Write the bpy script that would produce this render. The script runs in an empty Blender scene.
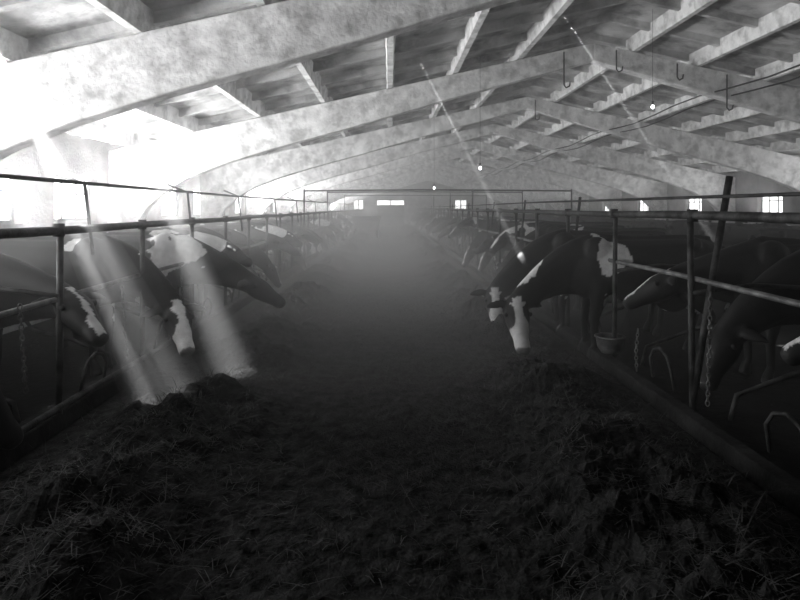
import bpy, bmesh, math, random
from mathutils import Vector, Matrix, noise
random.seed(7)
scene = bpy.context.scene
C = scene.collection
scene.view_settings.view_transform = 'Standard'

# ------------------------------------------------------------------ materials
def nodes_mat(name):
    m = bpy.data.materials.new(name); m.use_nodes = True
    nt = m.node_tree
    return m, nt, nt.nodes, nt.links, nt.nodes['Principled BSDF']

def noisy_mat(name, lo, hi, scale=3.0, rough=0.85, bump=0.3, bscale=20, detail=6, stain=None, stain_scale=1.2, metallic=0.0, stretch=(1,1,1)):
    m, nt, N, L, B = nodes_mat(name)
    tc = N.new('ShaderNodeTexCoord'); mp = N.new('ShaderNodeMapping')
    mp.inputs['Scale'].default_value = stretch
    L.new(tc.outputs['Object'], mp.inputs['Vector'])
    n = N.new('ShaderNodeTexNoise'); n.inputs['Scale'].default_value = scale; n.inputs['Detail'].default_value = detail
    L.new(mp.outputs['Vector'], n.inputs['Vector'])
    r = N.new('ShaderNodeValToRGB')
    r.color_ramp.elements[0].position = .35; r.color_ramp.elements[0].color = (lo, lo, lo, 1)
    r.color_ramp.elements[1].position = .65; r.color_ramp.elements[1].color = (hi, hi, hi, 1)
    L.new(n.outputs['Fac'], r.inputs['Fac'])
    out = r.outputs['Color']
    if stain is not None:
        n2 = N.new('ShaderNodeTexNoise'); n2.inputs['Scale'].default_value = stain_scale; n2.inputs['Detail'].default_value = 8
        n2.inputs['Roughness'].default_value = .65
        L.new(mp.outputs['Vector'], n2.inputs['Vector'])
        r2 = N.new('ShaderNodeValToRGB')
        r2.color_ramp.elements[0].position = .36; r2.color_ramp.elements[0].color = (stain, stain, stain, 1)
        r2.color_ramp.elements[1].position = .54; r2.color_ramp.elements[1].color = (1, 1, 1, 1)
        L.new(n2.outputs['Fac'], r2.inputs['Fac'])
        mx = N.new('ShaderNodeMixRGB'); mx.blend_type = 'MULTIPLY'; mx.inputs['Fac'].default_value = 1
        L.new(out, mx.inputs['Color1']); L.new(r2.outputs['Color'], mx.inputs['Color2'])
        out = mx.outputs['Color']
    L.new(out, B.inputs['Base Color'])
    B.inputs['Roughness'].default_value = rough
    B.inputs['Metallic'].default_value = metallic
    B.inputs['Specular IOR Level'].default_value = .12
    nb = N.new('ShaderNodeTexNoise'); nb.inputs['Scale'].default_value = bscale; nb.inputs['Detail'].default_value = 5
    L.new(mp.outputs['Vector'], nb.inputs['Vector'])
    b = N.new('ShaderNodeBump'); b.inputs['Strength'].default_value = bump; b.inputs['Distance'].default_value = .03
    L.new(nb.outputs['Fac'], b.inputs['Height']); L.new(b.outputs['Normal'], B.inputs['Normal'])
    return m

M_lime = noisy_mat('limewashed_concrete', .60, .84, 4.2, stain=.58, stain_scale=4.4, bump=.4, detail=9)
M_slab = noisy_mat('roof_slab_limewash', .32, .62, 1.8, stain=.34, stain_scale=1.5, bump=.7, bscale=9)
M_wall = noisy_mat('wall_plaster', .16, .30, 1.5, stain=.5, bump=.4)
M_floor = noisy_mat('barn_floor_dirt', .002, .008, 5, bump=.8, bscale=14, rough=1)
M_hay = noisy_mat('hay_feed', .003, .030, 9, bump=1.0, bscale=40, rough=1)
M_straw = noisy_mat('straw_stalk', .008, .075, 6, bump=.1)
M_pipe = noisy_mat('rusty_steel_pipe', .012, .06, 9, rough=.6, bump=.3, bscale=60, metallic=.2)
M_pipe2 = noisy_mat('galvanised_pipe', .05, .15, 9, rough=.5, bump=.2, bscale=60, metallic=.3)
M_curb = noisy_mat('worn_concrete_curb', .004, .018, 6, stain=.4, bump=.5)
M_rubber = noisy_mat('dark_metal', .01, .03, 9, rough=.6)
M_frame = noisy_mat('window_timber', .10, .2, 9)

def emis(name, s):
    m = bpy.data.materials.new(name); m.use_nodes = True
    N = m.node_tree.nodes; N.clear()
    e = N.new('ShaderNodeEmission'); e.inputs['Strength'].default_value = s
    e.inputs['Color'].default_value = (1, 1, 1, 1)
    o = N.new('ShaderNodeOutputMaterial'); m.node_tree.links.new(e.outputs[0], o.inputs[0])
    return m
M_glassL = emis('daylit_glass_sunny_side', 6)
M_glassR = emis('daylit_glass_shade_side', 3)
M_glint = emis('glint_glow', 8)  # glow that imitates small lens glints

def coat_mat():
    m, nt, N, L, B = nodes_mat('holstein_coat')
    a = N.new('ShaderNodeAttribute'); a.attribute_name = 'coat'
    tc = N.new('ShaderNodeTexCoord'); n = N.new('ShaderNodeTexNoise'); n.inputs['Scale'].default_value = 14
    L.new(tc.outputs['Object'], n.inputs['Vector'])
    mr = N.new('ShaderNodeMapRange'); mr.inputs['To Min'].default_value = .55; mr.inputs['To Max'].default_value = 1.2
    L.new(n.outputs['Fac'], mr.inputs['Value'])
    mx = N.new('ShaderNodeMixRGB'); mx.blend_type = 'MULTIPLY'; mx.inputs['Fac'].default_value = 1
    L.new(a.outputs['Color'], mx.inputs['Color1']); L.new(mr.outputs['Result'], mx.inputs['Color2'])
    L.new(mx.outputs['Color'], B.inputs['Base Color'])
    B.inputs['Roughness'].default_value = .6; B.inputs['Specular IOR Level'].default_value = .18
    return m
M_coat = coat_mat()

# ------------------------------------------------------------------ mesh builder
class MB:
    def __init__(s): s.v = []; s.f = []; s.m = []
    def box(s, a, b, mi=0):
        x0, y0, z0 = a; x1, y1, z1 = b; n = len(s.v)
        s.v += [(x0,y0,z0),(x1,y0,z0),(x1,y1,z0),(x0,y1,z0),(x0,y0,z1),(x1,y0,z1),(x1,y1,z1),(x0,y1,z1)]
        for q in [(0,3,2,1),(4,5,6,7),(0,1,5,4),(1,2,6,5),(2,3,7,6),(3,0,4,7)]:
            s.f.append(tuple(n+i for i in q)); s.m.append(mi)
    def hexa(s, pts, mi=0):
        n = len(s.v); s.v += [tuple(p) for p in pts]
        for q in [(0,3,2,1),(4,5,6,7),(0,1,5,4),(1,2,6,5),(2,3,7,6),(3,0,4,7)]:
            s.f.append(tuple(n+i for i in q)); s.m.append(mi)
    def prism(s, prof, y0, y1, mi=0):   # prof in XZ
        n = len(s.v); k = len(prof)
        s.v += [(p[0], y0, p[1]) for p in prof] + [(p[0], y1, p[1]) for p in prof]
        s.f.append(tuple(range(n, n+k))); s.m.append(mi)
        s.f.append(tuple(range(n+2*k-1, n+k-1, -1))); s.m.append(mi)
        for i in range(k):
            j = (i+1) % k
            s.f.append((n+i, n+k+i, n+k+j, n+j)); s.m.append(mi)
    def loft(s, pts, rw, rh=None, seg=10, up=(0,0,1), mi=0, cap=True):
        if rh is None: rh = rw
        P = [Vector(p) for p in pts]; k = len(P); n0 = len(s.v)
        if not hasattr(rw, '__len__'): rw = [rw]*k
        if not hasattr(rh, '__len__'): rh = [rh]*k
        side = None
        for i in range(k):
            t = (P[min(i+1,k-1)] - P[max(i-1,0)])
            t.normalize()
            u = Vector(up)
            sd = t.cross(u)
            if sd.length < .05: sd = side if side is not None else t.cross(Vector((1,0,0)) if abs(t.x)<.9 else Vector((0,1,0)))
            sd.normalize()
            if side is not None and sd.dot(side) < 0: sd = -sd
            side = sd; uu = sd.cross(t).normalized()
            for j in range(seg):
                a = 2*math.pi*j/seg
                q = P[i] + sd*math.cos(a)*rw[i] + uu*math.sin(a)*rh[i]
                s.v.append(tuple(q))
        for i in range(k-1):
            for j in range(seg):
                a = n0+i*seg+j; b = n0+i*seg+(j+1)%seg
                s.f.append((a, b, b+seg, a+seg)); s.m.append(mi)
        if cap:
            s.f.append(tuple(n0+j for j in reversed(range(seg)))); s.m.append(mi)
            s.f.append(tuple(n0+(k-1)*seg+j for j in range(seg))); s.m.append(mi)
    def sphere(s, c, r, mi=0, sc=(1,1,1), u=10, w=7):
        n0 = len(s.v)
        s.v.append((c[0],c[1],c[2]+r*sc[2]))
        for i in range(1,w):
            th = math.pi*i/w
            for j in range(u):
                ph = 2*math.pi*j/u
                s.v.append((c[0]+r*sc[0]*math.sin(th)*math.cos(ph), c[1]+r*sc[1]*math.sin(th)*math.sin(ph), c[2]+r*sc[2]*math.cos(th)))
        s.v.append((c[0],c[1],c[2]-r*sc[2])); e = len(s.v)-1
        for j in range(u):
            s.f.append((n0, n0+1+j, n0+1+(j+1)%u)); s.m.append(mi)
            s.f.append((e, e-u+(j+1)%u, e-u+j)); s.m.append(mi)
        for i in range(w-2):
            for j in range(u):
                a = n0+1+i*u+j; b = n0+1+i*u+(j+1)%u
                s.f.append((a, a+u, b+u, b)); s.m.append(mi)
    def torus(s, c, axis, R, r, stretch=None, u=10, w=6, mi=0):
        ax = Vector(axis).normalized()
        a1 = ax.orthogonal().normalized() if stretch is None else Vector(stretch[0]).normalized()
        a2 = ax.cross(a1); k = 1 if stretch is None else stretch[1]
        n0 = len(s.v); c = Vector(c)
        for i in range(u):
            t = 2*math.pi*i/u
            dr = a1*math.cos(t) + a2*math.sin(t)
            ctr = c + a1*math.cos(t)*R*k + a2*math.sin(t)*R
            for j in range(w):
                p = 2*math.pi*j/w
                s.v.append(tuple(ctr + dr*math.cos(p)*r + ax*math.sin(p)*r))
        for i in range(u):
            for j in range(w):
                s.f.append((n0+i*w+j, n0+((i+1)%u)*w+j, n0+((i+1)%u)*w+(j+1)%w, n0+i*w+(j+1)%w)); s.m.append(mi)
    def mesh(s, name, mats, smooth=False):
        me = bpy.data.meshes.new(name); me.from_pydata(s.v, [], s.f)
        for m in mats: me.materials.append(m)
        me.polygons.foreach_set('material_index', s.m)
        if smooth: me.polygons.foreach_set('use_smooth', [True]*len(s.f))
        me.update()
        bm = bmesh.new(); bm.from_mesh(me); bmesh.ops.recalc_face_normals(bm, faces=bm.faces); bm.to_mesh(me); bm.free()
        return me
    def obj(s, name, mats, smooth=False, bevel=0, parent=None):
        o = bpy.data.objects.new(name, s.mesh(name, mats, smooth)); C.objects.link(o)
        if bevel:
            b = o.modifiers.new('bevel', 'BEVEL'); b.width = bevel; b.segments = 2; b.limit_method = 'ANGLE'
        if parent: o.parent = parent
        return o
def empty(name):
    e = bpy.data.objects.new(name, None); C.objects.link(e); return e

# ------------------------------------------------------------------ shell dims
RX = 3.7; XL = -5.2; XR = 12.4; Y0 = -8.0; Y1 = 57.5
ZR = 4.70; SL = .222
def ztop(x): return ZR - SL*abs(x-RX)
FR = [5.55 + 5.05*i for i in range(-2, 11)]   # frame Y positions

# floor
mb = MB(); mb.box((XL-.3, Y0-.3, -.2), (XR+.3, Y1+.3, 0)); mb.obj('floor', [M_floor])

# ceiling : ribbed precast roof slabs
mb = MB()
for side in (-1, 1):
    xe = XL-.25 if side < 0 else XR+.25
    T = .26
    a, b = (xe, ztop(xe)), (RX, ztop(RX))
    mb.prism([(a[0], a[1]+T), (b[0], b[1]+T), (b[0], b[1]+T+.12), (a[0], a[1]+T+.12)], Y0-.3, Y1+.3, 0)
    x = 0.0 - 1.2*4 if side < 0 else RX+.75
    while (x < RX-.2 if side < 0 else x < XR):
        z = ztop(x)
        jit = random.uniform(-.03, .03)
        mb.prism([(x-.045+jit, z+.015), (x+.045+jit, z+.015), (x+.075+jit, z+T+.02), (x-.075+jit, z+T+.02)], Y0, Y1, 1)
        x += 1.2
    y = Y0+.6
    while y < Y1:
        mb.hexa([(xe, y-.04, a[1]+.15), (RX, y-.04, b[1]+.15), (RX, y+.04, b[1]+.15), (xe, y+.04, a[1]+.15),
                 (xe, y-.07, a[1]+T+.02), (RX, y-.07, b[1]+T+.02), (RX, y+.07, b[1]+T+.02), (xe, y+.07, a[1]+T+.02)], 0)
        y += 1.01
mb.obj('ceiling', [M_slab, M_lime])

# portal frames (precast concrete half frames)
def half_profile(side):
    W = RX-XL if side < 0 else XR-RX
    def X(d): return RX + side*d
    d0 = W-.08
    pr = [(X(0), ztop(RX)), (X(d0), ztop(X(d0))), (X(d0), 0), (X(d0-.36), 0), (X(d0-.40), .9), (X(d0-.50), 1.35), (X(d0-.68), 1.68),
          (X(d0-1.0), 1.98), (X(d0-1.45), 2.24), (X(d0-2.1), 2.50), (X(d0-3.0), 2.78), (X(d0-4.3), 3.13), (X(d0-6.2), 3.68), (X(0), ztop(RX)-.32)]
    return pr
for fy in FR:
    if fy < Y0 or fy > Y1: continue
    mb = MB()
    for s in (-1, 1): mb.prism(half_profile(s), fy-.11, fy+.11)
    o = mb.obj('portal_frame', [M_lime], bevel=.02)

# left / right walls with window openings
def wall(name, xi, xo, wins, z0, z1, ztopw):
    mb = MB(); x0, x1 = min(xi, xo), max(xi, xo)
    mb.box((x0, Y0, 0), (x1, Y1, z0)); mb.box((x0, Y0, z1), (x1, Y1, ztopw))
    y = Y0
    for (a, b) in wins:
        mb.box((x0, y, z0), (x1, a, z1)); y = b
    mb.box((x0, y, z0), (x1, Y1, z1))
    return mb.obj(name, [M_wall])
LW = []; y = 4.75 - 2.1*5
while y+1.35 < Y1: LW.append((y, y+1.32)); y += 2.1
RW = []; y = 18.25 - 4.75*5
while y+1.3 < Y1:
    RW.append((y, y+1.25)); y += 4.75
WZ0, WZ1 = 1.48, 2.22
wall('wall_left', XL, XL-.3, LW, WZ0, WZ1, ztop(XL)+.2)
wall('wall_right', XR, XR+.3, RW, WZ0, WZ1, ztop(XR)+.2)
n = 1
def window(xc, a, b, gm):
    global n
    mb = MB(); t = .05
    mb.box((xc-.04, a, WZ0), (xc+.04, a+t, WZ1)); mb.box((xc-.04, b-t, WZ0), (xc+.04, b, WZ1))
    mb.box((xc-.04, a+t, WZ0), (xc+.04, b-t, WZ0+t)); mb.box((xc-.04, a+t, WZ1-t), (xc+.04, b-t, WZ1))
    for k in (1, 2):
        yy = a + (b-a)*k/3; mb.box((xc-.025, yy-.018, WZ0+t), (xc+.025, yy+.018, WZ1-t))
    zz = WZ0+(WZ1-WZ0)*.62
    mb.box((xc-.02, a+t, zz-.015), (xc+.02, b-t, zz+.015))
    mb.box((xc-.006, a+t, WZ0+t), (xc+.006, b-t, WZ1-t), 1)
    mb.obj('window_%d' % n, [M_frame, gm]); n += 1
for a, b in LW: window(XL-.16, a, b, M_glassL)
for a, b in RW: window(XR+.16, a, b, M_glassR)

def gable(name, y0, y1, openings):
    mb = MB()
    mb.prism([(XL-.3, 2.6), (XR+.3, 2.6), (XR+.3, ztop(XR)+.25), (RX, ZR+.3), (XL-.3, ztop(XL)+.25)], y0, y1)
    x = XL-.3
    for (a, b) in openings:
        mb.box((x, y0, 0), (a, y1, 2.6)); x = b
    mb.box((x, y0, 0), (XR+.3, y1, 2.6))
    mb.obj(name, [M_wall])
ops = [(-3.6, -2.7), (-1.3, 1.4), (6.5, 7.6)]
gable('wall_far', Y1, Y1+.3, ops); gable('wall_near', Y0-.3, Y0, [])
for i, (a, b) in enumerate(ops):
    mb = MB()
    a += .01; b -= .01
    mb.box((a, Y1+.08, 0.01), (b, Y1+.14, 2.0 if i == 1 else 1.6)); 
    mb.box((a, Y1+.08, 2.45), (b, Y1+.14, 2.59)); mb.box(((a+b)/2-.05, Y1+.07, 0.01), ((a+b)/2+.05, Y1+.15, 2.45))
    mb.box((a, Y1+.16, .02), (b, Y1+.18, 2.5), 1)
    mb.obj('door_%d' % (i+1), [M_rubber, M_glassR])

# ------------------------------------------------------------------ feed curb
mb = MB(); mb.prism([(-2.72, 0), (-2.50, 0), (-2.53, .13), (-2.70, .14)], -2, 52); mb.obj('feed_curb', [M_curb], bevel=.015)
mb = MB(); mb.prism([(2.24, 0), (2.38, 0), (2.37, .13), (2.26, .12)], -2, 52); mb.obj('feed_curb', [M_curb], bevel=.015)

# ------------------------------------------------------------------ stall railings
def railing(x, s, y_first, dy, z_top, z_mid):
    mb = MB(); r = random.Random(3 if s < 0 else 5)
    y_end = 50
    def rail(z, rad, xo=0, mi=0, wob=.012, ya=-1.5, yb=y_end):
        pts = []; y = ya
        while y <= yb:
            pts.append((x+xo+r.uniform(-wob, wob), y, z+r.uniform(-wob, wob))); y += dy
        mb.loft(pts, rad, seg=8, mi=mi)
    rail(z_top, .034)
    rail(z_mid, .022, xo=.03*s, mi=1)
    if s < 0: rail(.22, .026, xo=.10)
    y = y_first - 4*dy
    while y < y_end:
        if y > -1.5:
            mb.loft([(x, y, 0), (x+r.uniform(-.02, .02), y+r.uniform(-.03,.03), z_top+.05)], .026, seg=8)
            mb.loft([(x, y, z_top-.05), (x, y, z_top+.05)], .042, seg=8)
            x2 = x + s*1.25
            mb.loft([(x, y, 1.02), (x+s*.5, y+.02, 1.08), (x+s*1.05, y+.02, 1.05), (x2, y+.02, .9), (x2+s*.05, y+.02, .65), (x2-s*.1, y+.02, .45), (x+s*.8, y+.02, .36), (x+s*.35, y, .2), (x+s*.3, y, 0)], .020, seg=7, up=(0,1,0))
            mb.loft([(x-.02*s, y+.25, .16), (x-.05*s, y+.26, .34), (x-.05*s, y+.33, .43), (x-.05*s, y+.45, .47), (x-.05*s, y+.57, .43), (x-.05*s, y+.64, .34), (x-.02*s, y+.65, .16)], .014, seg=6, up=(1,0,0))
        y += dy
    return mb.obj('stall_railing', [M_pipe, M_pipe2], smooth=True)
railing(-2.55, -1, 4.45, 1.5, 1.53, 1.0)
railing(2.42, 1, 4.62, 1.62, 1.64, 1.12)
mb = MB()
mb.loft([(7.2, 0, 1.35), (7.2, 50, 1.35)], .03, seg=8); mb.loft([(7.2, 0, .8), (7.2, 50, .8)], .025, seg=8)
y = 1
while y < 50: mb.loft([(7.2, y, 0), (7.2, y, 1.42)], .03, seg=8); y += 2
mb.obj('stall_railing', [M_pipe], smooth=True)

mb = MB(); mb.loft([(-2.62, -1.5, 1.93), (-2.62, 10, 1.90), (-2.62, 30, 1.93), (-2.62, 50, 1.90)], .016, seg=8)
for y in (4.9, 7.4, 9.9, 13, 16, 20, 25, 30, 36, 42):
    mb.loft([(-2.85, y, 2.0), (-2.60, y+.02, 1.9), (-2.55, y+.06, 1.3)], .016, seg=6)
mb.obj('milk_pipeline', [M_pipe], smooth=True)
mb = MB(); mb.loft([(2.62, -1.5, 1.78), (2.60, 10, 1.80), (2.62, 30, 1.76), (2.60, 50, 1.80)], .014, seg=8)
for y in (4.62,):
    mb.loft([(2.42, y, .15), (2.50, y-.04, .8), (2.68, y-.06, 1.95)], .028, seg=8)
for y in (7.9, 11.1, 14.4, 19, 24, 30, 36, 42):
    mb.loft([(2.46, y, .6), (2.60, y, 1.85)], .02, seg=6)
mb.obj('water_pipeline', [M_pipe], smooth=True)

for yy, z in ((17.5, 2.22), (24, 2.35), (33, 2.4)):
    mb = MB(); mb.loft([(-2.6, yy, z), (1.0, yy, z+.03), (5.5, yy, z)], .025, seg=8)
    for xx in (-2.6, 2.5, 5.5): mb.loft([(xx, yy, 0), (xx, yy, z+.05)], .025, seg=8)
    mb.obj('overhead_pipe_crossing', [M_pipe], smooth=True)

def chain(pts):
    mb = MB(); P = [Vector(p) for p in pts]; i = 0
    for a, b in zip(P[:-1], P[1:]):
        d = (b-a); L = d.length; k = max(1, int(L/.034)); d.normalize()
        s0 = d.orthogonal().normalized(); s1 = d.cross(s0)
        for j in range(k):
            c = a + (b-a)*((j+.5)/k)
            mb.torus(c, s0 if i % 2 else s1, .013, .0045, stretch=(d, 1.75), u=10, w=5); i += 1
    mb.obj('tether_chain', [M_pipe2], smooth=True)
chain([(-2.50, 3.9, 1.05), (-2.47, 3.92, .45)])
chain([(-2.48, 5.35, .98), (-2.46, 5.36, .6), (-2.43, 5.35, .3)])
chain([(2.36, 4.25, 1.08), (2.35, 4.25, .7), (2.33, 4.24, .25)])
chain([(2.36, 5.5, .55), (2.30, 5.4, .35), (2.27, 5.32, .2)])
chain([(-2.50, 6.9, 1.0), (-2.47, 6.9, .5)])
chain([(2.38, 7.1, 1.08), (2.36, 7.1, .55)])
chain([(2.38, 8.6, 1.08), (2.36, 8.6, .45)])
chain([(2.38, 10.2, 1.08), (2.36, 10.2, .5)])

for (x, y) in ((2.36, 6.2), (2.36, 12.7), (-2.6, 7.3)):
    mb = MB()
    prof = [(.0, .02), (.09, .02), (.13, .08), (.145, .18), (.16, .185), (.16, .2), (.13, .2), (.115, .1), (.0, .06)]
    sg = 20
    for (r_, z_) in prof:
        for j in range(sg): mb.v.append((x+r_*math.cos(2*math.pi*j/sg), y+r_*math.sin(2*math.pi*j/sg), z_+.13))
    for i in range(len(prof)-1):
        for j in range(sg):
            mb.f.append((i*sg+j, i*sg+(j+1)%sg, (i+1)*sg+(j+1)%sg, (i+1)*sg+j)); mb.m.append(0)
    mb.obj('drinking_bowl', [M_pipe2], smooth=True)

# ------------------------------------------------------------------ hay
def hrow(x, y):
    h = 0
    for cx, w, H, sd in ((-1.60, .80, .22, 3.1), (1.45, .80, .24, 9.7)):
        c = cx + .26*noise.noise(Vector((sd, y*.45, 0)))
        hh = H*(.75+1.0*noise.noise(Vector((sd, y*.8, 2.0))))
        h += max(0, hh)*math.exp(-((x-c)/(w*.62))**2*1.1)
    n1 = noise.fractal(Vector((x*2.6, y*2.6, 0)), 1.0, 2.0, 4)
    n2 = noise.noise(Vector((x*17, y*17, 4)))
    edge = min(1, max(0, (x+2.48)/.2), max(0, (2.24-x)/.2))
    return (h*(1+.8*n1) + .02*n2*(1+6*h) + .02*n1)*edge
def hay_patch(name, x0, x1, y0, y1, dx, dy):
    nx = int((x1-x0)/dx); ny = int((y1-y0)/dy); mb = MB()
    for j in range(ny+1):
        for i in range(nx+1):
            x = x0+(x1-x0)*i/nx; y = y0+(y1-y0)*j/ny
            mb.v.append((x, y, max(.001, hrow(x, y)+.008)))
    for j in range(ny):
        for i in range(nx):
            a = j*(nx+1)+i; mb.f.append((a, a+1, a+nx+2, a+nx+1)); mb.m.append(0)
    me = bpy.data.meshes.new(name); me.from_pydata(mb.v, [], mb.f); me.materials.append(M_hay)
    o = bpy.data.objects.new(name, me); C.objects.link(o)
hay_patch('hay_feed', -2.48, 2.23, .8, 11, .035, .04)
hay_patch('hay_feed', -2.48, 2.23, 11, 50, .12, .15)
mb = MB(); r = random.Random(11)
for i in range(30000):
    y = 1.6 + 12*r.random()**1.5
    if r.random() < .7:
        cx = r.choice((-1.6, 1.45)); x = r.gauss(cx, .42)
    else: x = r.uniform(-2.4, 2.2)
    if not -2.44 < x < 2.2: continue
    z = max(.003, hrow(x, y)+.01) + r.uniform(0, .02)
    L = r.uniform(.03, .13) if r.random() < .96 else r.uniform(.15, .32)
    a = r.uniform(0, math.pi*2); el = r.uniform(-.15, .55)
    d = Vector((math.cos(a)*math.cos(el), math.sin(a)*math.cos(el), math.sin(el)))
    sd = d.cross(Vector((0, 0, 1))).normalized()*r.uniform(.0012, .0028)
    c = Vector((x, y, z)); m_ = c+d*L*.5+Vector((0, 0, r.uniform(0, .012))); e = c+d*L
    k = len(mb.v)
    mb.v += [tuple(c-sd), tuple(c+sd), tuple(m_-sd), tuple(m_+sd), tuple(e-sd*.4), tuple(e+sd*.4)]
    mb.f += [(k, k+1, k+3, k+2), (k+2, k+3, k+5, k+4)]; mb.m += [0, 0]
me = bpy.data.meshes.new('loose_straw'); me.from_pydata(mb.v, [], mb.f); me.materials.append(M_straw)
C.objects.link(bpy.data.objects.new('loose_straw', me))

# ------------------------------------------------------------------ cows
def cow_mesh(name, neck, head_dir, face='black', seed=0, white=.5, lying=False, patches=(), hs=1.12):
    """cow faces +X, chest at x=0. neck = poll position, head_dir = direction of the muzzle"""
    mb = MB(); dz = -.62 if lying else 0
    S = [(-1.66,1.16,.08,.10),(-1.60,1.13,.20,.22),(-1.42,1.09,.27,.30),(-1.15,1.05,.30,.345),(-.85,1.0,.345,.385),(-.55,.985,.36,.395),
         (-.25,1.0,.31,.375),(0,1.03,.245,.34),(.13,1.05,.18,.27),(.22,1.07,.10,.16)]
    mb.loft([(a, 0, b+dz) for a, b, c, d in S], [c for *_, c, d in S], [d for *_, d in S], seg=20)
    for s in (-1, 1):
        mb.sphere((-1.22, s*.21, 1.33+dz), .075); mb.sphere((-1.58, s*.12, 1.24+dz), .07)
        mb.sphere((-.12, s*.13, 1.22+dz), .16, sc=(1.1, .8, 1.2))
    mb.loft([(-1.5, 0, 1.37+dz), (-1.2, 0, 1.385+dz), (-.6, 0, 1.365+dz), (-.1, 0, 1.40+dz), (.1, 0, 1.33+dz)], .045, seg=8)
    P = Vector(neck); d = Vector(head_dir).normalized()
    A = Vector((-.05, 0, 1.10+dz)); Bp = A + Vector((.36, 0, 0)); 
    if P.z > 1.1+dz: Bp.z += .12
    pts = []
    for i in range(7):
        t = i/6; pts.append(A*(1-t)**2 + Bp*2*t*(1-t) + (P+d*.04)*t*t)
    mb.loft(pts, [.20,.18,.155,.135,.12,.105,.095], [.31,.29,.255,.22,.19,.165,.13], seg=14)
    mb.loft([(.02, 0, .78+dz)] + [p - Vector((0, 0, h)) for p, h in zip(pts[2:6], (.26, .22, .18, .14))], [.06,.05,.04,.035,.03], [.08,.07,.06,.05,.04], seg=8)
    ls = [-.05, 0, .08, .17, .27, .36, .43, .485, .51]
    sd = d.cross(Vector((0, 0, 1))).normalized()
    up = sd.cross(d).normalized()
    k = hs
    mb.loft([P + d*l*k for l in ls], [a*k for a in [.06,.10,.122,.122,.095,.072,.076,.07,.035]], [a*k for a in [.06,.095,.115,.118,.098,.078,.072,.058,.03]], seg=16, up=tuple(up))
    mb.loft([P+d*.08*k-up*.08, P+d*.25*k-up*.075, P+d*.42*k-up*.04], [.07,.055,.04], [.06,.045,.035], seg=8)
    for s in (-1, 1):
        b = P + d*.03 + sd*s*.08 + up*.03
        mb.loft([b, b+sd*s*.09+up*.0-d*.02, b+sd*s*.18-up*.02-d*.01, b+sd*s*.26-up*.05], [.035,.06,.055,.015], [.024,.026,.022,.014], seg=8, up=tuple(up))
        mb.sphere(tuple(P+d*.13*k+sd*s*.095*k+up*.055), .038)
    if not lying:
        for s in (-1, 1):
            mb.loft([(-.10,s*.15,1.05),(-.14,s*.19,.80),(-.10,s*.18,.62),(-.07,s*.17,.44),(-.07,s*.17,.36),(-.08,s*.17,.16),(-.05,s*.17,.09),(-.04,s*.17,.0)],
                    [.10,.10,.068,.056,.045,.038,.048,.062], [.16,.13,.085,.058,.048,.04,.05,.068], seg=10, up=(1,0,0))
            mb.loft([(-1.32,s*.15,1.08),(-1.24,s*.19,.88),(-1.22,s*.20,.74),(-1.36,s*.18,.57),(-1.43,s*.17,.48),(-1.39,s*.17,.34),(-1.37,s*.17,.16),(-1.33,s*.17,.08),(-1.32,s*.17,0)],
                    [.13,.12,.10,.058,.05,.04,.038,.048,.06], [.24,.20,.155,.08,.062,.048,.04,.05,.066], seg=10, up=(1,0,0))
        mb.sphere((-1.05, 0, .66), .17, sc=(1.2, 1, .9))
        mb.loft([(-1.64,0,1.30),(-1.70,0,1.2),(-1.72,.01,.9),(-1.71,.02,.62),(-1.70,.02,.5),(-1.70,.02,.36)], [.04,.03,.024,.024,.045,.02], seg=8, up=(1,0,0))
    else:
        for s in (-1, 1):
            mb.loft([(-.1,s*.2,.42),(.12,s*.24,.22),(.28,s*.2,.08),(.05,s*.22,.05),(-.15,s*.22,.05)], [.12,.08,.06,.045,.055], seg=10, up=(0,1,0))
            mb.loft([(-1.3,s*.25,.45),(-.98,s*.38,.28),(-.9,s*.42,.14),(-1.25,s*.42,.07),(-.9,s*.46,.06),(-.75,s*.46,.06)], [.2,.15,.09,.06,.045,.055], seg=10, up=(0,1,0))
        mb.loft([(-1.64,0,.68),(-1.74,.05,.45),(-1.7,.12,.15),(-1.55,.25,.05)], [.04,.03,.026,.04], seg=8, up=(1,0,0))
    me = mb.mesh(name+'_raw', [M_coat])
    o = bpy.data.objects.new('tmp', me); C.objects.link(o)
    rm = o.modifiers.new('r', 'REMESH'); rm.mode = 'VOXEL'; rm.voxel_size = .020
    sm = o.modifiers.new('s', 'SMOOTH'); sm.iterations = 4; sm.factor = .5
    dg = bpy.context.evaluated_depsgraph_get()
    out = bpy.data.meshes.new_from_object(o.evaluated_get(dg)); out.name = name
    bpy.data.objects.remove(o)
    if not out.materials: out.materials.append(M_coat)
    bm = bmesh.new(); bm.from_mesh(out); nb = len(bm.verts)
    for s in (-1, 1):
        bmesh.ops.create_uvsphere(bm, u_segments=8, v_segments=6, radius=.026, matrix=Matrix.Translation(P+d*.14*k+sd*s*.118*k+up*.06))
    for f in bm.faces: f.smooth = True
    bm.to_mesh(out); bm.free()
    ca = out.color_attributes.new('coat', 'FLOAT_COLOR', 'POINT')
    off = Vector((seed*13.7, seed*5.1, seed*2.3)); buf = []
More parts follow.
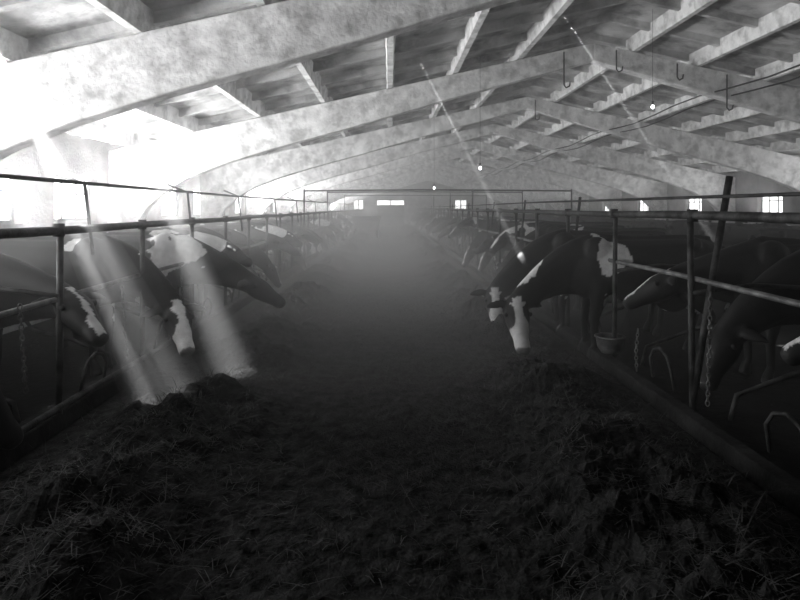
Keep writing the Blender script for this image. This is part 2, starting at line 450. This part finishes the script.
    for i, v in enumerate(out.vertices):
        p = v.co
        q = noise.noise(p*1.6+off) + .38*noise.noise(p*4+off) + .10*noise.noise(p*14+off)
        w = q > (.5-white)*.9
        if p.z < .22 and not lying and seed % 2: w = True
        hl = (p-P).dot(d); hp = (p-P) - d*hl
        for (pc, pr) in patches:
            if (p-Vector(pc)).length < pr*(1+1.3*noise.noise(p*3.5+off)+.5*noise.noise(p*9+off)): w = True
        on_head = -.02 < hl < .65 and hp.length < .3
        a = abs(hp.dot(sd)); wob = .03*noise.noise(p*9+off)
        if on_head:
            if face == 'white': w = (a+wob < .10 - .045*math.sin(hl*9) and hp.dot(up) > -.04) or (hl > .33 and hp.dot(up) > -.05)
            elif face == 'blaze': w = a+wob < .02 + .03*hl and hp.dot(up) > 0
            else: w = False
            if hl < .04 and a > .05: w = False
        c = .55 if w else .009
        if on_head and hl > .47*k: c = .14 if face == 'white' else .02
        if not lying and p.z < .06: c = .02
        if i >= nb: c = .004
        buf += [c, c, c, 1]
    ca.data.foreach_set('color', buf)
    return out

V = {}
V['eatW'] = cow_mesh('cow_eating_white_face', (.84, .10, .62), (-.05, .60, -.82), 'white', 2, .04, patches=[((-.25, .25, 1.2), .2)], hs=1.2)
V['eatW2'] = cow_mesh('cow_eating_white_face_b', (.84, .05, .56), (-.05, .50, -.85), 'white', 4, .05)
V['eatB'] = cow_mesh('cow_eating_blaze', (.72, .05, .66), (.45, .1, -.8), 'blaze', 3, .16)
V['eatS'] = cow_mesh('cow_eating_spotted', (.70, -.05, .64), (.45, -.60, -.7), 'white', 10, .16, patches=[((.5, 0, .8), .14)])
V['reach'] = cow_mesh('cow_reaching', (.92, -.02, .76), (.85, -.25, -.50), 'black', 8, .05, patches=[((.0, -.2, 1.12), .28), ((.38, -.1, .95), .10)])
V['midK'] = cow_mesh('cow_head_level', (.72, 0, 1.05), (.85, -.1, -.5), 'black', 12, .10)
V['midB'] = cow_mesh('cow_head_level_blaze', (.70, .1, 1.12), (.6, .6, -.5), 'blaze', 5, .16)
V['turn'] = cow_mesh('cow_head_turned', (.62, -.18, 1.02), (.35, -.8, -.5), 'white', 18, .16)
V['up'] = cow_mesh('cow_head_up', (.55, 0, 1.40), (.85, -.35, -.35), 'blaze', 6, .14)
V['eatK'] = cow_mesh('cow_eating_black', (.70, -.06, .66), (.5, .25, -.85), 'black', 22, -.4)
V['dark'] = cow_mesh('cow_dark_head_level', (.74, -.1, 1.0), (.75, -.4, -.55), 'blaze', 24, -.4, patches=[((-.9, -.2, .75), .14)])
V['shW'] = cow_mesh('cow_white_shoulder', (.75, 0, .95), (.7, .3, -.6), 'black', 16, -.1, patches=[((.10, .1, 1.2), .24), ((.4, .1, 1.05), .12)])
V['lie'] = cow_mesh('cow_lying', (.55, .05, .85), (.8, .3, -.3), 'blaze', 14, .15, lying=True)

def cow(kind, x, y, rot, sc=1.0, z=0):
    o = bpy.data.objects.new('dairy_cow', V[kind]); C.objects.link(o)
    o.location = (x, y, z); o.rotation_euler = (0, 0, math.radians(rot)); o.scale = (sc, sc, sc)
r = random.Random(21)
for y, k, x in ((2.4,'eatK',3.8), (3.6,'dark',3.8), (4.85,'eatK',3.6), (5.75,'dark',3.6), (6.7,'eatW',2.24), (7.9,'eatW2',2.24), (9.4,'shW',3.05), (10.6,'eatK',2.85)):
    cow(k, x, y, 180+r.uniform(-4, 4), r.uniform(.97, 1.0))
y = 11.8
while y < 50:
    k = r.choice(['eatW', 'eatB', 'eatK', 'midB', 'midK', 'up', 'dark', 'turn', 'eatS', 'midK'])
    cow(k, 2.95+r.uniform(-.15, .2), y, 180+r.uniform(-10, 10), r.uniform(.9, 1.0)); y += r.uniform(1.0, 1.3)
for y, k, x in ((2.4,'midK',-3.38), (3.6,'eatK',-3.35), (4.75,'dark',-3.3), (6.05,'eatS',-2.95), (7.35,'reach',-2.72), (8.6,'midB',-3.2), (9.8,'eatK',-3.1)):
    cow(k, x, y, r.uniform(-4, 4), r.uniform(.96, 1.0))
y = 11.1
while y < 50:
    k = r.choice(['eatW', 'eatB', 'eatK', 'midB', 'midK', 'up', 'eatS', 'turn', 'midK', 'eatB'])
    for fy in FR:
        if abs(y-fy) < .5: y = fy+.5
    cow(k, -3.1+r.uniform(-.1, .1), y, r.uniform(-6, 6), r.uniform(.9, .96)); y += r.uniform(1.0, 1.3)
y = 4.0
while y < 48:
    k = r.choice(['lie', 'midK', 'up', 'dark', 'eatK', 'eatK'])
    cow(k, 8.0+r.uniform(-.2, .2), y, r.uniform(-12, 12), r.uniform(.92, 1.02)); y += r.uniform(1.2, 1.9)

# ------------------------------------------------------------------ distant feed wagon
w = empty('feed_wagon'); w.location = (-1.3, 33, 0)
mb = MB(); mb.hexa([(-.6,-.9,.5),(.6,-.9,.5),(.6,.9,.5),(-.6,.9,.5),(-.8,-1.0,1.25),(.8,-1.0,1.25),(.8,1.0,1.25),(-.8,1.0,1.25)]); mb.obj('body', [M_rubber], parent=w, bevel=.02)
mb = MB()
for sx in (-1, 1):
    for yy in (-.6, .6): mb.torus((sx*.62, yy, .28), (1, 0, 0), .2, .08, u=18, w=8); mb.loft([(sx*.5, yy, .28), (sx*.7, yy, .28)], .1, seg=12)
mb.box((-.5, -.8, .4), (.5, .8, .5)); mb.obj('wheels', [M_rubber], parent=w)

# ------------------------------------------------------------------ glint points, hooks, cables
def glint(x, y, z):  # made-up glowing bead on a cord, standing in for a lens glint
    zt = ztop(x)+.1
    e = empty('glint_point'); e.location = (x, y, z)
    mb = MB(); mb.loft([(0, 0, .08), (0, 0, zt-z)], .003, seg=6); mb.loft([(0, 0, .03), (0, 0, .09)], .016, seg=10); mb.obj('glint_cord', [M_pipe2], parent=e)
    mb = MB(); mb.sphere((0, 0, 0), .025, sc=(1, 1, 1.25), u=14, w=10); mb.obj('glint_bead', [M_glint], True, parent=e)
glint(1.10, 14.4, 2.2); glint(1.56, 10.0, 2.39); glint(4.0, 8.8, 3.24)
mb = MB()
for fy, xx, L in ((FR[3]-.14, 3.15, .6), (FR[3]-.14, 6.1, .6), (FR[3]-.14, 4.1, .35), (FR[3]-.14, 5.2, .25), (FR[4]-.14, 3.9, .5)):
    z = ztop(xx)-.05
    mb.loft([(xx, fy, z), (xx, fy, z-L), (xx+.04, fy, z-L-.05), (xx+.10, fy, z-L-.02), (xx+.11, fy, z-L+.05)], .014, seg=6, up=(0,1,0))
mb.obj('ceiling_hook', [M_rubber], True)
for x in (5.9, 6.2):
    mb = MB(); pts = []
    for i in range(60):
        y = -2+i; pts.append((x, y, ztop(x)-.42+.05*math.sin(y*1.24)))
    mb.loft(pts, .014, seg=6); mb.obj('ceiling_cable', [M_rubber], True)

# ------------------------------------------------------------------ haze (dust in the air, window bloom)
def vol(name, dens, an=.2):
    hm = bpy.data.materials.new(name); hm.use_nodes = True; N = hm.node_tree.nodes; N.clear()
    pv = N.new('ShaderNodeVolumeScatter'); pv.inputs['Density'].default_value = dens; pv.inputs['Anisotropy'].default_value = an
    pv.inputs['Color'].default_value = (1, 1, 1, 1)
    o_ = N.new('ShaderNodeOutputMaterial'); hm.node_tree.links.new(pv.outputs[0], o_.inputs['Volume'])
    return hm
V_base = vol('thin_dusty_air', .018)
mb = MB(); mb.box((XL+.01, 3.0, .0), (XR-.01, Y1-.01, 5.2)); mb.obj('dust_haze_and_glow', [V_base])
V_mist = vol('breath_mist', .017)
V_glow = vol('window_bloom_haze', .030)  # denser haze added to imitate the bloom of the left windows
def cloud(c, sc, m):
    mb = MB(); mb.sphere(c, 1.0, sc=sc, u=32, w=20); mb.obj('dust_haze_and_glow', [m], True)
cloud((-.5, 21, .2), (6.5, 16, 1.65), V_mist)
cloud((-.5, 13, .1), (4.6, 9, 1.4), V_mist)
cloud((-.5, 10, .1), (2.9, 5.8, 1.1), V_mist)
cloud((-4.0, 7.6, 1.8), (2.6, 4.5, 1.3), V_glow)  # overexposed window glow, built as a haze volume

# ------------------------------------------------------------------ lights
def area(x, y, z, sx, sy, p, d, spread=180, name='window_daylight'):
    l = bpy.data.lights.new(name, 'AREA'); l.shape = 'RECTANGLE'; l.size = sx; l.size_y = sy; l.energy = p; l.spread = math.radians(spread)
    o = bpy.data.objects.new(name, l); C.objects.link(o); o.location = (x, y, z)
    o.rotation_euler = Vector(d).to_track_quat('-Z', 'Z').to_euler()
for i, (a, b) in enumerate(LW):
    yc = (a+b)/2
    if yc < 1.5: continue
    if yc > 24:
        if i % 2: continue
        p = 220
    else: p = 250 if yc < 5.5 else (215 if yc < 12 else 120)
    area(XL+.14, yc, 1.95, 1.25, .6, p, (1, 0, .62), 150)
for (a, b) in RW:
    if a < 3: continue
    area(XR-.12, (a+b)/2, 1.9, 1.2, .6, 55, (-1, 0, .6), 150)
def beam(p, q, ang, e, dens, r0=.03):
    l = bpy.data.lights.new('roof_gap_sunbeam', 'SPOT'); l.energy = e; l.spot_size = math.radians(ang); l.spot_blend = 1; l.shadow_soft_size = .01
    o = bpy.data.objects.new('roof_gap_sunbeam', l); C.objects.link(o); o.location = p
    o.rotation_euler = (Vector(q)-Vector(p)).to_track_quat('-Z', 'Z').to_euler()
    P, Q = Vector(p), Vector(q); L = (Q-P).length; t = math.tan(math.radians(ang/2))
    mb = MB(); mb.loft([P, Q], [r0, r0+L*t], seg=20); mb.obj('dust_haze_and_glow', [vol('beam_shape_haze', dens, 0)], True)  # denser haze shaped like the light shaft, added to make the beam visible
beam((-3.40, 5.0, 3.08), (-1.78, 4.7, .10), 10, 7500, .20)
beam((-2.85, 6.0, 3.18), (-1.55, 5.7, .10), 8, 6500, .18)
beam((.35, 8.0, 3.85), (2.0, 7.8, .6), 2.0, 16000, .10, .008)
beam((2.2, 7.4, 4.2), (4.1, 7.2, 1.2), 1.8, 18000, .10, .008)
area(-.2, 12, 3.2, 2.4, 10.0, 60, (0, 0, -1), 110, 'alley_fill_light')  # added fill lamp to brighten the mist and alley floor; roof is closed here

w = bpy.data.worlds.new('overcast'); scene.world = w; w.use_nodes = True
w.node_tree.nodes['Background'].inputs['Color'].default_value = (.8, .8, .8, 1)
w.node_tree.nodes['Background'].inputs['Strength'].default_value = .3

# ------------------------------------------------------------------ camera
cam = bpy.data.cameras.new('camera'); co = bpy.data.objects.new('camera', cam); C.objects.link(co)
co.location = (0, 0, 1.7); co.rotation_euler = (math.radians(90), 0, 0)
cam.sensor_width = 36; cam.lens = 26.0; cam.shift_x = .0125; cam.shift_y = -.115; cam.clip_start = .05
scene.camera = co
